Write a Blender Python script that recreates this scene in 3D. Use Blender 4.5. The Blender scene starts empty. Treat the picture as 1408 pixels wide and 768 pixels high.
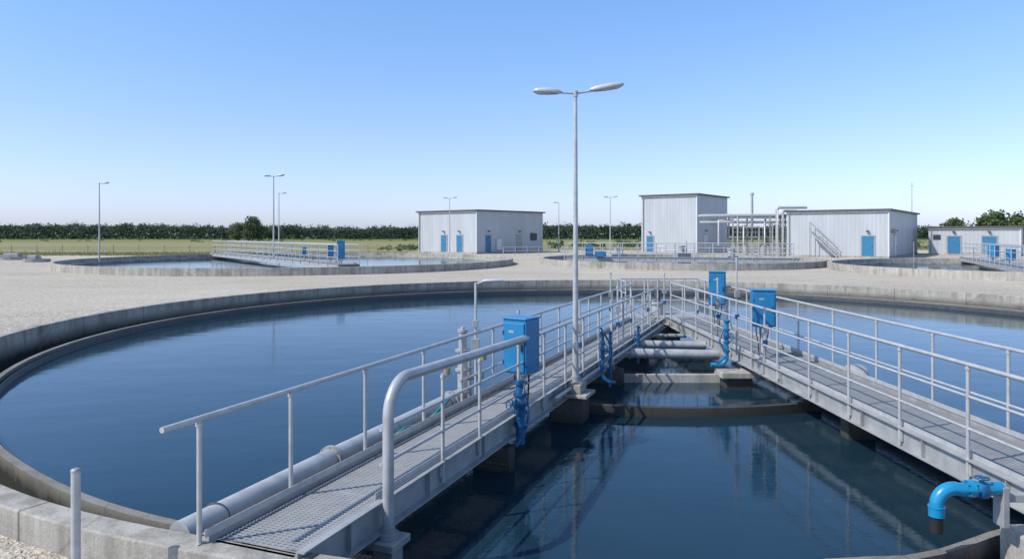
import bpy, math, random
from mathutils import Vector, Matrix
random.seed(7)
sc = bpy.context.scene
COL = sc.collection
CAMZ = 2.55
FPX = 980.0

# ------------------------------------------------------------------ materials
def newmat(name):
    m = bpy.data.materials.new(name); m.use_nodes = True
    nt = m.node_tree; nt.nodes.clear()
    return m, nt, nt.nodes, nt.links
def ramp(N, stops):
    r = N.new('ShaderNodeValToRGB'); cr = r.color_ramp
    while len(cr.elements) < len(stops): cr.elements.new(0.5)
    for e, (p, c) in zip(cr.elements, stops):
        e.position = p; e.color = (c[0], c[1], c[2], 1)
    return r
def coords(N, L, kind='Position', scale=(1, 1, 1)):
    mp = N.new('ShaderNodeMapping'); mp.inputs['Scale'].default_value = scale
    if kind == 'Position':
        g = N.new('ShaderNodeNewGeometry'); L.new(g.outputs['Position'], mp.inputs['Vector'])
    else:
        t = N.new('ShaderNodeTexCoord'); L.new(t.outputs['Object'], mp.inputs['Vector'])
    return mp
def noise(N, L, vec, scale, detail=5, rough=0.55):
    n = N.new('ShaderNodeTexNoise'); n.inputs['Scale'].default_value = scale
    n.inputs['Detail'].default_value = detail; n.inputs['Roughness'].default_value = rough
    L.new(vec.outputs[0], n.inputs['Vector']); return n
def mth(N, L, op, a, b=None, c=None):
    m = N.new('ShaderNodeMath'); m.operation = op
    for i, v in enumerate((a, b, c)):
        if v is None: continue
        if isinstance(v, (int, float)): m.inputs[i].default_value = v
        else: L.new(v, m.inputs[i])
    return m.outputs[0]
def mixc(N, L, a, b, fac, mode='MIX'):
    m = N.new('ShaderNodeMix'); m.data_type = 'RGBA'; m.blend_type = mode
    if isinstance(fac, (int, float)): m.inputs[0].default_value = fac
    else: L.new(fac, m.inputs[0])
    for sock, v in ((m.inputs[6], a), (m.inputs[7], b)):
        if isinstance(v, tuple): sock.default_value = (v[0], v[1], v[2], 1)
        else: L.new(v, sock)
    return m.outputs[2]
def finish(N, L, color, rough, metal=0.0, bumpsrc=None, bstr=0.3, bdist=0.02, spec=0.5, coat=0):
    p = N.new('ShaderNodeBsdfPrincipled'); o = N.new('ShaderNodeOutputMaterial')
    if isinstance(color, tuple): p.inputs['Base Color'].default_value = (*color, 1)
    else: L.new(color, p.inputs['Base Color'])
    if isinstance(rough, (int, float)): p.inputs['Roughness'].default_value = rough
    else: L.new(rough, p.inputs['Roughness'])
    p.inputs['Metallic'].default_value = metal
    p.inputs['Specular IOR Level'].default_value = spec
    p.inputs['Coat Weight'].default_value = coat
    if bumpsrc is not None:
        b = N.new('ShaderNodeBump'); b.inputs['Strength'].default_value = bstr
        b.inputs['Distance'].default_value = bdist
        L.new(bumpsrc, b.inputs['Height']); L.new(b.outputs[0], p.inputs['Normal'])
    L.new(p.outputs[0], o.inputs[0]); return p

def mat_simple(name, col, rough=0.5, metal=0.0, var=0.25, scale=6, spec=0.5, coat=0, kind='Position'):
    m, nt, N, L = newmat(name)
    v = coords(N, L, kind); n = noise(N, L, v, scale)
    dark = tuple(c * (1 - var) for c in col); lite = tuple(min(1, c * (1 + var * .6)) for c in col)
    r = ramp(N, [(0.3, dark), (0.7, lite)]); L.new(n.outputs[0], r.inputs[0])
    n2 = noise(N, L, v, scale * 9, 3)
    finish(N, L, r.outputs[0], rough, metal, n2.outputs[0], 0.08, 0.01, spec, coat); return m

def mat_concrete(name, base, wet=None, joints=None):
    m, nt, N, L = newmat(name)
    v = coords(N, L)
    n1 = noise(N, L, v, 0.9, 6, .65)
    d = tuple(c * .62 for c in base); l = tuple(c * 1.2 for c in base)
    r1 = ramp(N, [(0.3, d), (0.5, base), (0.72, l)]); L.new(n1.outputs[0], r1.inputs[0])
    n2 = noise(N, L, v, 40, 3, .7)
    r2 = ramp(N, [(0.3, (.72, .72, .7)), (0.65, (1.08, 1.08, 1.08))]); L.new(n2.outputs[0], r2.inputs[0])
    c = mixc(N, L, r1.outputs[0], r2.outputs[0], 0.8, 'MULTIPLY')
    vs = coords(N, L, 'Position', (2.6, 2.6, .18)); n3 = noise(N, L, vs, 1.6, 6, .7)
    r3 = ramp(N, [(0.38, (.46, .44, .41)), (0.58, (1, 1, 1))]); L.new(n3.outputs[0], r3.inputs[0])
    c = mixc(N, L, c, r3.outputs[0], 0.6, 'MULTIPLY')
    if wet:
        g = N.new('ShaderNodeNewGeometry'); s = N.new('ShaderNodeSeparateXYZ'); L.new(g.outputs['Position'], s.inputs[0])
        ad = mth(N, L, 'MULTIPLY_ADD', n3.outputs[0], -0.35, s.outputs[2])
        mr = N.new('ShaderNodeMapRange'); mr.inputs[1].default_value = wet[0] - .17; mr.inputs[2].default_value = wet[1] - .17
        mr.inputs[3].default_value = 1; mr.inputs[4].default_value = 0
        L.new(ad, mr.inputs[0])
        c = mixc(N, L, c, (.03, .032, .027), mr.outputs[0])
    vo = N.new('ShaderNodeTexVoronoi'); vo.feature = 'DISTANCE_TO_EDGE'; vo.inputs['Scale'].default_value = .4
    L.new(v.outputs[0], vo.inputs['Vector'])
    rv = ramp(N, [(0.0, (.5, .5, .5)), (0.008, (1, 1, 1))]); L.new(vo.outputs[0], rv.inputs[0])
    c = mixc(N, L, c, rv.outputs[0], .5, 'MULTIPLY')
    if joints:
        g = N.new('ShaderNodeNewGeometry'); s = N.new('ShaderNodeSeparateXYZ'); L.new(g.outputs['Position'], s.inputs[0])
        a = mth(N, L, 'ARCTAN2', mth(N, L, 'SUBTRACT', s.outputs[1], joints[1]), mth(N, L, 'SUBTRACT', s.outputs[0], joints[0]))
        f = mth(N, L, 'FRACT', mth(N, L, 'MULTIPLY_ADD', a, joints[2] / (2 * math.pi), 50.0))
        rj = ramp(N, [(0, (.35, .34, .32)), (.009, (.4, .39, .37)), (.012, (1, 1, 1))]); L.new(f, rj.inputs[0])
        c = mixc(N, L, c, rj.outputs[0], .85, 'MULTIPLY')
    finish(N, L, c, .88, 0, n2.outputs[0], .4, .012, .3); return m

M_CONC = mat_concrete('weathered_concrete', (.40, .375, .33), wet=(-.32, .02), joints=(4, 20, 36))
M_CONC2 = mat_concrete('pale_concrete', (.44, .41, .36))
M_RIM = mat_concrete('stained_rim_concrete', (.26, .245, .215), wet=(-.34, -.15))
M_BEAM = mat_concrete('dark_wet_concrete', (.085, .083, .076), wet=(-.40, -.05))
M_CHAN = mat_concrete('damp_shaded_channel_concrete', (.06, .055, .046))  # damp concrete, base colour darkened further to paint in the channel's shadow
M_GALV = mat_simple('galvanised_steel', (.47, .47, .465), .42, .25, .16, 9)
M_GALV2 = mat_simple('dull_galvanised_steel', (.36, .36, .355), .5, .2, .24, 4)
M_DECK = mat_simple('grating_steel', (.33, .33, .325), .5, .15, .12, 7)
M_PIPE = mat_simple('grey_pipe_paint', (.41, .412, .41), .36, .15, .22, 5)
M_BLUE = mat_simple('blue_cabinet_paint', (.010, .18, .38), .42, 0, .16, 3, coat=.15)
M_BLUE2 = mat_simple('blue_valve_paint', (.008, .10, .24), .38, 0, .45, 14, coat=.2)
M_BPIPE = mat_simple('blue_pipe_paint', (.010, .23, .42), .32, 0, .15, 6, coat=.3)
M_BDOOR = mat_simple('blue_door_paint', (.03, .17, .31), .45, 0, .12, 3)
M_BLACK = mat_simple('black_rubber', (.018, .018, .02), .6, 0, .3, 8)
M_DARK = mat_simple('dark_metal', (.07, .075, .08), .5, .3, .3, 8)
M_LENS = mat_simple('lamp_lens_glass', (.62, .64, .66), .2, 0, .08, 6)
M_LAMP = mat_simple('lamp_housing_grey', (.50, .51, .52), .4, .1, .1, 8)
M_BRASS = mat_simple('brass_fitting', (.38, .32, .22), .4, .5, .2, 10)
M_ROOF = mat_simple('roof_edge_brown_grey', (.10, .095, .09), .6, 0, .2, 3)
M_WHITE = mat_simple('white_paint', (.62, .63, .64), .5, 0, .1, 3)
M_GLASS = mat_simple('dark_window_glass', (.03, .045, .06), .1, 0, .2, 1)
M_BARK = mat_simple('bark', (.10, .075, .05), .9, 0, .4, 5)
M_TEAL = mat_simple('teal_rope', (.01, .22, .22), .7, 0, .4, 20)
M_WPOST = mat_simple('weathered_post', (.24, .22, .19), .9)

def mat_cladding():
    m, nt, N, L = newmat('corrugated_grey_cladding')
    t = N.new('ShaderNodeTexCoord'); s = N.new('ShaderNodeSeparateXYZ'); L.new(t.outputs['Object'], s.inputs[0])
    a = mth(N, L, 'ADD', s.outputs[0], s.outputs[1])
    sn = mth(N, L, 'SINE', mth(N, L, 'MULTIPLY', a, 2 * math.pi / .42))
    mr = N.new('ShaderNodeMapRange'); mr.inputs[1].default_value = .1; mr.inputs[2].default_value = .75; L.new(sn, mr.inputs[0])
    c = mixc(N, L, (.44, .455, .47), (.48, .49, .50), mr.outputs[0])
    fr = mth(N, L, 'FRACT', mth(N, L, 'MULTIPLY', a, 1 / 2.1))
    r = ramp(N, [(0, (.84, .85, .86)), (.035, (1, 1, 1))]); L.new(fr, r.inputs[0])
    c = mixc(N, L, c, r.outputs[0], 1, 'MULTIPLY')
    v = coords(N, L, 'Object', (1, 1, .2)); n = noise(N, L, v, .8, 5, .6)
    rn = ramp(N, [(.3, (.88, .88, .87)), (.7, (1.04, 1.04, 1.04))]); L.new(n.outputs[0], rn.inputs[0])
    c = mixc(N, L, c, rn.outputs[0], 1, 'MULTIPLY')
    finish(N, L, c, .5, .1, mr.outputs[0], .18, .03); return m
M_CLAD = mat_cladding()

def mat_water():
    m, nt, N, L = newmat('tank_water')
    v = coords(N, L, 'Position', (1, 1.6, 1))
    n1 = noise(N, L, v, .7, 2, .5); n2 = noise(N, L, v, 9, 3, .6)
    vb = coords(N, L, 'Position', (.12, .22, 1)); nw = noise(N, L, vb, 1, 3, .6)
    g2 = mth(N, L, 'MULTIPLY', n2.outputs[0], mth(N, L, 'MULTIPLY', nw.outputs[0], .40))
    ad = mth(N, L, 'ADD', g2, n1.outputs[0])
    b = N.new('ShaderNodeBump'); b.inputs['Strength'].default_value = .07; b.inputs['Distance'].default_value = .10
    L.new(ad, b.inputs['Height'])
    f = N.new('ShaderNodeFresnel'); f.inputs['IOR'].default_value = 1.38; L.new(b.outputs[0], f.inputs['Normal'])
    g = N.new('ShaderNodeBsdfGlossy'); g.inputs['Color'].default_value = (.82, .90, .95, 1); g.inputs['Roughness'].default_value = .03
    L.new(b.outputs[0], g.inputs['Normal'])
    nb = noise(N, L, v, .25, 4, .6); rb = ramp(N, [(.3, (.007, .022, .034)), (.7, (.012, .034, .052))]); L.new(nb.outputs[0], rb.inputs[0])
    d = N.new('ShaderNodeBsdfDiffuse'); L.new(rb.outputs[0], d.inputs['Color'])
    mx = N.new('ShaderNodeMixShader'); o = N.new('ShaderNodeOutputMaterial')
    L.new(f.outputs[0], mx.inputs[0]); L.new(d.outputs[0], mx.inputs[1]); L.new(g.outputs[0], mx.inputs[2]); L.new(mx.outputs[0], o.inputs[0])
    return m
M_WATER = mat_water()

def mat_gravel():
    m, nt, N, L = newmat('pale_gravel')
    v = coords(N, L)
    n1 = noise(N, L, v, .12, 6, .6)
    r1 = ramp(N, [(.3, (.45, .405, .335)), (.55, (.51, .46, .385)), (.75, (.56, .51, .43))]); L.new(n1.outputs[0], r1.inputs[0])
    vo = N.new('ShaderNodeTexVoronoi'); vo.inputs['Scale'].default_value = 42; L.new(v.outputs[0], vo.inputs['Vector'])
    sp = N.new('ShaderNodeSeparateColor'); L.new(vo.outputs['Color'], sp.inputs[0])
    r2 = ramp(N, [(0, (.5, .48, .45)), (.5, (.95, .94, .92)), (1, (1.3, 1.27, 1.22))]); L.new(sp.outputs[0], r2.inputs[0])
    c = mixc(N, L, r1.outputs[0], r2.outputs[0], .9, 'MULTIPLY')
    n3 = noise(N, L, v, 5, 9, .9); r3 = ramp(N, [(.38, (.58, .57, .55)), (.5, (.98, .98, .98)), (.64, (1.22, 1.21, 1.19))]); L.new(n3.outputs[0], r3.inputs[0])
    c = mixc(N, L, c, r3.outputs[0], .85, 'MULTIPLY')
    vs = coords(N, L, 'Position', (.07, .35, 1)); n4 = noise(N, L, vs, 1.2, 5, .65); r4 = ramp(N, [(.4, (.92, .91, .90)), (.6, (1.03, 1.03, 1.03))]); L.new(n4.outputs[0], r4.inputs[0])
    c = mixc(N, L, c, r4.outputs[0], .7, 'MULTIPLY')
    finish(N, L, c, .95, 0, vo.outputs['Distance'], .6, .02, .2); return m
M_GRAVEL = mat_gravel()

def mat_field():
    m, nt, N, L = newmat('meadow_grass')
    g = N.new('ShaderNodeNewGeometry'); s = N.new('ShaderNodeSeparateXYZ'); L.new(g.outputs['Position'], s.inputs[0])
    dv = mth(N, L, 'DIVIDE', 84, s.outputs[1])
    v = coords(N, L, 'Position', (.010, .03, 1)); n = noise(N, L, v, 1.0, 6, .7)
    ad = mth(N, L, 'MULTIPLY_ADD', n.outputs[0], .5, dv)
    r = ramp(N, [(.42, (.085, .12, .045)), (.50, (.15, .18, .065)), (.60, (.24, .23, .09)), (.74, (.29, .25, .12)), (.88, (.19, .20, .08)), (1.0, (.29, .25, .13))])
    L.new(ad, r.inputs[0])
    v2 = coords(N, L, 'Position', (.25, .8, 1)); n2 = noise(N, L, v2, 1.5, 6, .75); r2 = ramp(N, [(.3, (.62, .64, .6)), (.7, (1.2, 1.17, 1.12))]); L.new(n2.outputs[0], r2.inputs[0])
    c = mixc(N, L, r.outputs[0], r2.outputs[0], .8, 'MULTIPLY')
    finish(N, L, c, .95, 0, n2.outputs[0], .3, .2, .15); return m
M_FIELD = mat_field()

def mat_leaf(name, a, b, tr=.35, sc_=.35):
    m, nt, N, L = newmat(name)
    v = coords(N, L); n = noise(N, L, v, sc_, 4, .7)
    r = ramp(N, [(.32, a), (.68, b)]); L.new(n.outputs[0], r.inputs[0])
    d = N.new('ShaderNodeBsdfDiffuse'); t = N.new('ShaderNodeBsdfTranslucent'); mx = N.new('ShaderNodeMixShader'); o = N.new('ShaderNodeOutputMaterial')
    L.new(r.outputs[0], d.inputs[0]); L.new(r.outputs[0], t.inputs[0]); mx.inputs[0].default_value = tr
    L.new(d.outputs[0], mx.inputs[1]); L.new(t.outputs[0], mx.inputs[2]); L.new(mx.outputs[0], o.inputs[0]); return m
M_LEAF = mat_leaf('tree_leaves', (.085, .125, .05), (.16, .21, .09))
M_LEAFD = mat_leaf('distant_hazed_leaves', (.085, .115, .08), (.11, .145, .095), .5, .1)  # distance haze painted into the leaf colours, paler and bluer

# ------------------------------------------------------------------ mesh builder
class MB:
    def __init__(s): s.v = []; s.f = []; s.sm = []
    def add(s, vs, fs, smooth=False):
        o = len(s.v); s.v += [tuple(p) for p in vs]
        for f in fs: s.f.append([i + o for i in f]); s.sm.append(smooth)
        return s
    def box(s, c, size, rz=0, rx=0, ry=0):
        M = Matrix.Translation(c) @ Matrix.Rotation(rz, 4, 'Z') @ Matrix.Rotation(ry, 4, 'Y') @ Matrix.Rotation(rx, 4, 'X')
        a, b, d = size[0] / 2, size[1] / 2, size[2] / 2
        vs = [M @ Vector((x * a, y * b, z * d)) for z in (-1, 1) for y in (-1, 1) for x in (-1, 1)]
        return s.add(vs, [(0, 2, 3, 1), (4, 5, 7, 6), (0, 1, 5, 4), (2, 6, 7, 3), (0, 4, 6, 2), (1, 3, 7, 5)])
    def tube(s, pts, r, n=10, cap=True):
        pts = [Vector(p) for p in pts]; k = len(pts)
        rs = r if isinstance(r, (list, tuple)) else [r] * k
        vs = []; prev = None
        for i, p in enumerate(pts):
            t = (pts[min(i + 1, k - 1)] - pts[max(i - 1, 0)]).normalized()
            if prev is None:
                up = Vector((0, 0, 1)) if abs(t.z) < .9 else Vector((1, 0, 0))
                u = t.cross(up).normalized()
            else:
                u = (prev - t * prev.dot(t)).normalized()
            prev = u; w = t.cross(u)
            for j in range(n):
                a = 2 * math.pi * j / n
                vs.append(p + (u * math.cos(a) + w * math.sin(a)) * rs[i])
        fs = []
        for i in range(k - 1):
            for j in range(n):
                a = i * n + j; b = i * n + (j + 1) % n
                fs.append((a, b, b + n, a + n))
        s.add(vs, fs, True)
        if cap:
            s.add(vs[:n], [tuple(range(n - 1, -1, -1))]); s.add(vs[-n:], [tuple(range(n))])
        return s
    def cyl(s, a, b, r, n=12, r2=None): return s.tube([a, b], [r, r if r2 is None else r2], n)
    def ring(s, c, R, r, axis='Z', n=24, m=6):
        vs = []
        for i in range(n):
            a = 2 * math.pi * i / n
            for j in range(m):
                b = 2 * math.pi * j / m; rr = R + r * math.cos(b); h = r * math.sin(b)
                p = (rr * math.cos(a), rr * math.sin(a), h)
                if axis == 'X': p = (h, p[0], p[1])
                if axis == 'Y': p = (p[0], h, p[1])
                vs.append((c[0] + p[0], c[1] + p[1], c[2] + p[2]))
        fs = [(i * m + j, ((i + 1) % n) * m + j, ((i + 1) % n) * m + (j + 1) % m, i * m + (j + 1) % m) for i in range(n) for j in range(m)]
        return s.add(vs, fs, True)
    def loft(s, secs, n=14):
        vs = []
        for (x, y, z, hw, hh) in secs:
            for j in range(n):
                a = 2 * math.pi * j / n
                ca, sa = math.cos(a), math.sin(a)
                ex = .7
                vs.append((x, y + hw * math.copysign(abs(ca) ** ex, ca), z + hh * math.copysign(abs(sa) ** ex, sa)))
        fs = [(i * n + j, i * n + (j + 1) % n, (i + 1) * n + (j + 1) % n, (i + 1) * n + j) for i in range(len(secs) - 1) for j in range(n)]
        s.add(vs, fs, True); s.add(vs[:n], [tuple(range(n - 1, -1, -1))]); s.add(vs[-n:], [tuple(range(n))]); return s
    def revolve(s, prof, c, n=192, m=None, closed=True, a0=0, a1=360):
        full = abs(a1 - a0) >= 360; cnt = n if full else n + 1; k = len(prof); vs = []
        for i in range(cnt):
            a = math.radians(a0 + (a1 - a0) * i / n); mm = m(math.degrees(a)) if m else 1
            for r, z in prof: vs.append((c[0] + r * mm * math.cos(a), c[1] + r * mm * math.sin(a), z))
        fs = []
        kk = k if closed else k - 1
        for i in range(n):
            i2 = (i + 1) % cnt
            for j in range(kk):
                j2 = (j + 1) % k
                fs.append((i * k + j, i2 * k + j, i2 * k + j2, i * k + j2))
        s.add(vs, fs)
        if not full and closed:
            s.add(vs[:k], [tuple(range(k))]); s.add(vs[-k:], [tuple(range(k - 1, -1, -1))])
        return s
    def obj(s, name, mat, parent=None, bevel=0, **pr):
        me = bpy.data.meshes.new(name); me.from_pydata(s.v, [], s.f); me.update()
        me.polygons.foreach_set('use_smooth', s.sm)
        me.materials.append(mat); ob = bpy.data.objects.new(name, me); COL.objects.link(ob)
        if bevel:
            b = ob.modifiers.new('bevel', 'BEVEL'); b.width = bevel; b.segments = 2; b.limit_method = 'ANGLE'; b.angle_limit = math.radians(50)
        if parent: ob.parent = parent
        for k, v in pr.items(): ob[k] = v
        return ob
def thing(name, loc, rz=0, label='', category='', group=None):
    e = bpy.data.objects.new(name, None); e.empty_display_size = .2; COL.objects.link(e)
    e.location = loc; e.rotation_euler = (0, 0, rz); e['label'] = label; e['category'] = category
    if group: e['group'] = group
    return e
def clone(e, loc, rz=None, scale=None, label=None):
    def rec(o, par):
        c = o.copy(); COL.objects.link(c)
        if par: c.parent = par
        for ch in list(o.children): rec(ch, c)
        return c
    kids = list(e.children); c = e.copy(); COL.objects.link(c); c.location = loc
    for ch in kids: rec(ch, c)
    if rz is not None: c.rotation_euler = (0, 0, rz)
    if scale: c.scale = (scale,) * 3 if isinstance(scale, (int, float)) else scale
    if label: c['label'] = label
    return c
def arc(c, r, a0, a1, n, ux, uy):
    c = Vector(c); ux = Vector(ux); uy = Vector(uy)
    return [c + (ux * math.cos(math.radians(a0 + (a1 - a0) * i / n)) + uy * math.sin(math.radians(a0 + (a1 - a0) * i / n))) * r for i in range(n + 1)]

# ------------------------------------------------------------------ main tank
TC = (4.0, 20.0)
def interp(tab):
    def f(a):
        a = ((a + 180) % 360) - 180
        if a <= tab[0][0] or a >= tab[-1][0]: return tab[0][1]
        for (a0, v0), (a1, v1) in zip(tab, tab[1:]):
            if a0 <= a <= a1:
                t = (a - a0) / (a1 - a0); t = t * t * (3 - 2 * t) if abs(v1 - v0) < .06 else t; return v0 + (v1 - v0) * t
    return f
mwall = interp([(-122, 1), (-106, .985), (-90, .97), (-50, .97), (-5, 1)])
mring = interp([(-124, 1.013), (-110, .999), (-101, .975), (-94, .940), (-86, .893), (-50, .893), (-5, 1.013)])
tank = thing('clarifier_tank', (0, 0, 0), 0, 'large round concrete settling tank sunk in pale gravel', 'tank')
MB().revolve([(16.0, .25), (16.25, .25), (16.25, -.9), (16.0, -.9)], TC, 256, mwall).obj('wall', M_CONC, tank, bevel=.015)
mb = MB()
n = 256; vs = []
for i in range(n):
    a = 2 * math.pi * i / n; d = math.degrees(a)
    for r, z, f in ((15.02, -.70, mring), (16.05, -.60, mwall)):
        vs.append((TC[0] + r * f(d) * math.cos(a), TC[1] + r * f(d) * math.sin(a), z))
mb.add(vs, [(2 * i, 2 * ((i + 1) % n), 2 * ((i + 1) % n) + 1, 2 * i + 1) for i in range(n)]).obj('channel_floor', M_CHAN, tank)
MB().revolve([(14.95, -.15), (15.05, -.15), (15.05, -1.2), (14.95, -1.2)], TC, 256, mring).obj('weir_rim', M_RIM, tank)
MB().revolve([(14.88, -.22), (14.90, -.22), (14.90, -.42), (14.88, -.42)], TC, 256, mring).obj('overflow_plate', M_DARK, tank)
mb = MB(); ring = []
for i in range(256):
    a = 2 * math.pi * i / 256; r = 15.0 * mring(math.degrees(a)); ring.append((TC[0] + r * math.cos(a), TC[1] + r * math.sin(a), -.35))
mb.add(ring + [(TC[0], TC[1], -.35)], [(i, (i + 1) % 256, 256) for i in range(256)])
mb.obj('water', M_WATER, kind='structure')

# ------------------------------------------------------------------ ground
mb = MB(); radii = [None, 16.8, 18, 20, 24, 30, 40, 60, 90, 150, 300, 700, 1600, 4000]; vs = []
for ri, r in enumerate(radii):
    for i in range(256):
        a = 2 * math.pi * i / 256; R = 16.2 * mwall(math.degrees(a)) if r is None else r
        vs.append((TC[0] + R * math.cos(a), TC[1] + R * math.sin(a), 0))
fs = [(k * 256 + i, (k + 1) * 256 + i, (k + 1) * 256 + (i + 1) % 256, k * 256 + (i + 1) % 256) for k in range(len(radii) - 1) for i in range(256)]
mb.add(vs, fs).obj('ground', M_GRAVEL, kind='structure')
mb = MB(); vs = []; xs = [-1500, -600, -300] + [-200 + 2.0 * i for i in range(201)] + [300, 600, 1500]
for x in xs:
    e = 86 + 2.2 * math.sin(x * .21) + 1.3 * math.sin(x * .77 + 1) + random.uniform(-.7, .7)
    if x > -16: e += 28 * min(1, (x + 16) / 10)
    vs += [(x, e, .03), (x, e + 60, .03), (x, 3500, .03)]
fs = []
for i in range(len(xs) - 1):
    for j in range(2): fs.append((3 * i + j, 3 * i + 3 + j, 3 * i + 4 + j, 3 * i + 1 + j))
mb.add(vs, fs).obj('meadow_ground', M_FIELD, kind='structure')
mb = MB()
def stone(mb, x, y, z, s):
    q = [(s, 0, 0), (-s, 0, 0), (0, s * .8, 0), (0, -s * .8, 0), (0, 0, s * .6), (0, 0, -s * .5)]
    a = random.uniform(0, 6.28); ca, sa = math.cos(a), math.sin(a)
    q = [(x + (p[0] * ca - p[1] * sa) * random.uniform(.7, 1.2), y + (p[0] * sa + p[1] * ca) * random.uniform(.7, 1.2), z + p[2]) for p in q]
    mb.add(q, [(0, 2, 4), (2, 1, 4), (1, 3, 4), (3, 0, 4), (2, 0, 5), (1, 2, 5), (3, 1, 5), (0, 3, 5)])
cnt = 0
while cnt < 9000:
    x = random.uniform(-16, 1); y = random.uniform(3.2, 24)
    d = math.hypot(x - 4, y - 20)
    if d < 16.3 or d > 18.4 + random.uniform(0, 3): continue
    stone(mb, x, y, .004, random.uniform(.007, .019)); cnt += 1
mb.obj('loose_gravel', mat_simple('gravel_stones', (.47, .425, .36), .9, 0, .5, 45), kind='stuff')

# ------------------------------------------------------------------ walkway bridges
def bridge(start, end, w, z, label, left_posts, right_posts, H=.95, rails=(.5,), grate=True, left_over=0, girder=.24, group=None, r=.022, leftmid=0, hoop=False):
    a = Vector(start); b = Vector(end); L = (b - a).length; rz = math.atan2(b.y - a.y, b.x - a.x)
    e = thing('walkway_bridge', (a.x, a.y, z), rz, label, 'walkway', group)
    mb = MB()
    if grate:
        p = .040; k = int(L / p)
        for i in range(k):
            x = i * p + .03; mb.box((x, 0, -.0125), (.030 if i % 30 == 0 else .019, w - .08, .025))
        k = int((w - .06) / .055)
        for i in range(k + 1):
            y = -(w - .1) / 2 + i * (w - .1) / k
            mb.box((L / 2, y, -.0165), (L, .018, .025))
        x = 1.0
        while x < L: mb.box((x, 0, -.07), (.06, w - .06, .05)); x += 1.15
    else:
        mb.box((L / 2, 0, -.03), (L, w - .05, .05))
    mb.obj('deck', M_DECK, e)
    for sgn in (1, -1):
        y = sgn * w / 2; mb = MB()
        mb.box((L / 2, y, -girder / 2 + .045), (L, .016, girder))
        mb.box((L / 2, y + sgn * .031, .048), (L, .07, .012)); mb.box((L / 2, y + sgn * .036, -girder + .038), (L, .085, .012))
        x = .6
        while x < L and grate: mb.box((x, y + sgn * .03, -girder / 2 + .043), (.012, .05, girder - .02)); x += 1.3
        mb.obj('girder', M_GALV2, e)
    for sgn, posts, over, mid in ((1, left_posts, left_over, leftmid), (-1, right_posts, 0, 0)):
        y = sgn * (w / 2 + .035); mb = MB(); xa = posts[0] - over; xb = posts[-1]
        if not (hoop and sgn < 0):
            mb.tube([(xa, y, H), (xb, y, H)], r, 10)
        else:
            mb.tube([(4.5, y, H), (xb, y, H)], r, 10)
        for h in rails: mb.tube([(max(xa + over, mid), y, h * H), (xb, y, h * H)], r * .72, 8)
        if grate: mb.box(((posts[0] + xb) / 2, sgn * (w / 2 - .018), .08), (xb - posts[0], .006, .06))
        rail = mb.obj('railing', M_GALV, e)
        for x in posts:
            if hoop and sgn < 0 and x < 1.1: continue
            pm = MB(); pm.cyl((x, y, -.16), (x, y, H - r * .5), r * .88, 8)
            if grate: pm.box((x, y - sgn * .012, -.05), (.075, .02, .12)); pm.cyl((x, y, H - .055), (x, y, H - .03), r * 1.25, 8)
            pm.obj('post', M_GALV, rail)
    return e, L, rz
lp = [-.06, .98, 2.15, 3.4] + [3.4 + 1.06 * i for i in range(1, 12)]
rp = [1.05, 2.2, 3.1, 4.3] + [4.3 + 1.0 * i for i in range(1, 11)]
W1 = .80
BL, LL, RL = bridge((-1.90, 5.2), (3.74, 19.5), W1, .25, 'long galvanised steel walkway with grating deck over the dark water', lp, rp, H=.93, rails=(.38, .70), left_over=.34, leftmid=4.4, hoop=True)
W2 = 1.04
BR, LR, RR = bridge((5.18, 4.7), (4.80, 19.9), W2, .25, 'galvanised steel walkway with triple railings over the dark water', [.05 + 1.2 * i for i in range(13)], [.6 + 1.4 * i for i in range(11)], H=1.0, rails=(.36, .68), r=.022, girder=.21)
def Lb(x, y, z=0):
    c, s = math.cos(RL), math.sin(RL); return (-1.90 + x * c - y * s, 5.2 + x * s + y * c, .25 + z)
yh = -(W1 / 2 + .11)
x0 = 1.05
mb = MB()
pts = [(x0, yh, -.2), (x0, yh, .35), (x0, yh, .76)] + arc((x0 + .30, yh, .76), .30, 180, 90, 8, (1, 0, 0), (0, 0, 1))[1:] + [(2.7, yh, 1.02), (4.6, yh + .06, .95)]
mb.tube(pts, .048, 16)
hr = mb.obj('bent_handrail', M_PIPE, BL)
MB().cyl((x0, yh, -.24), (x0, yh, -.20), .09, 16).cyl((x0, yh, -.20), (x0, yh, -.15), .06, 16).obj('flange', M_GALV2, hr)
for x in (2.2, 3.1): MB().cyl((x, yh + .03, .91), (x, yh + .03, .975), .036, 10).obj('clamp', M_BRASS, hr)
mb = MB(); mb.box((x0, yh, -.275), (.30, .26, .065)); mb.box((x0, yh, -.5), (.18, .18, .42)); mb.obj('support_bracket', M_GALV2, BL, bevel=.008)
def pier(loc, rz, size, label):
    e = thing('concrete_pier', loc, rz, label, 'pier', 'concrete piers under the walkways')
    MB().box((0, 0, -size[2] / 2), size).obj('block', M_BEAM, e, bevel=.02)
    MB().box((0, 0, .02), (size[0] * .6, size[1] * .75, .04)).obj('bearing_plate', M_DARK, e, bevel=.004)
    return e
def at_L(x, y): p = Lb(x, y); return (p[0], p[1])
for x, y, s in ((4.0, -.22, (.2, .5, .9)), (9.5, -.1, (.28, 1.0, .9)), (12.6, 0, (.4, 1.0, .9))):
    p = at_L(x, y); pier((p[0], p[1], -.05), RL, s, 'weathered concrete pier standing in water under the walkway')
pp_ = thing('valve_pedestal', (4.26, 13.6, .0), 0, 'concrete pedestal carrying the blue valve beside the walkway', 'pedestal')
MB().box((0, 0, -.10), (.66, .5, .12)).obj('upper_block', M_CONC2, pp_, bevel=.02)
MB().box((.02, .03, -.53), (.5, .42, .74)).obj('lower_block', M_BEAM, pp_, bevel=.02)
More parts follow.
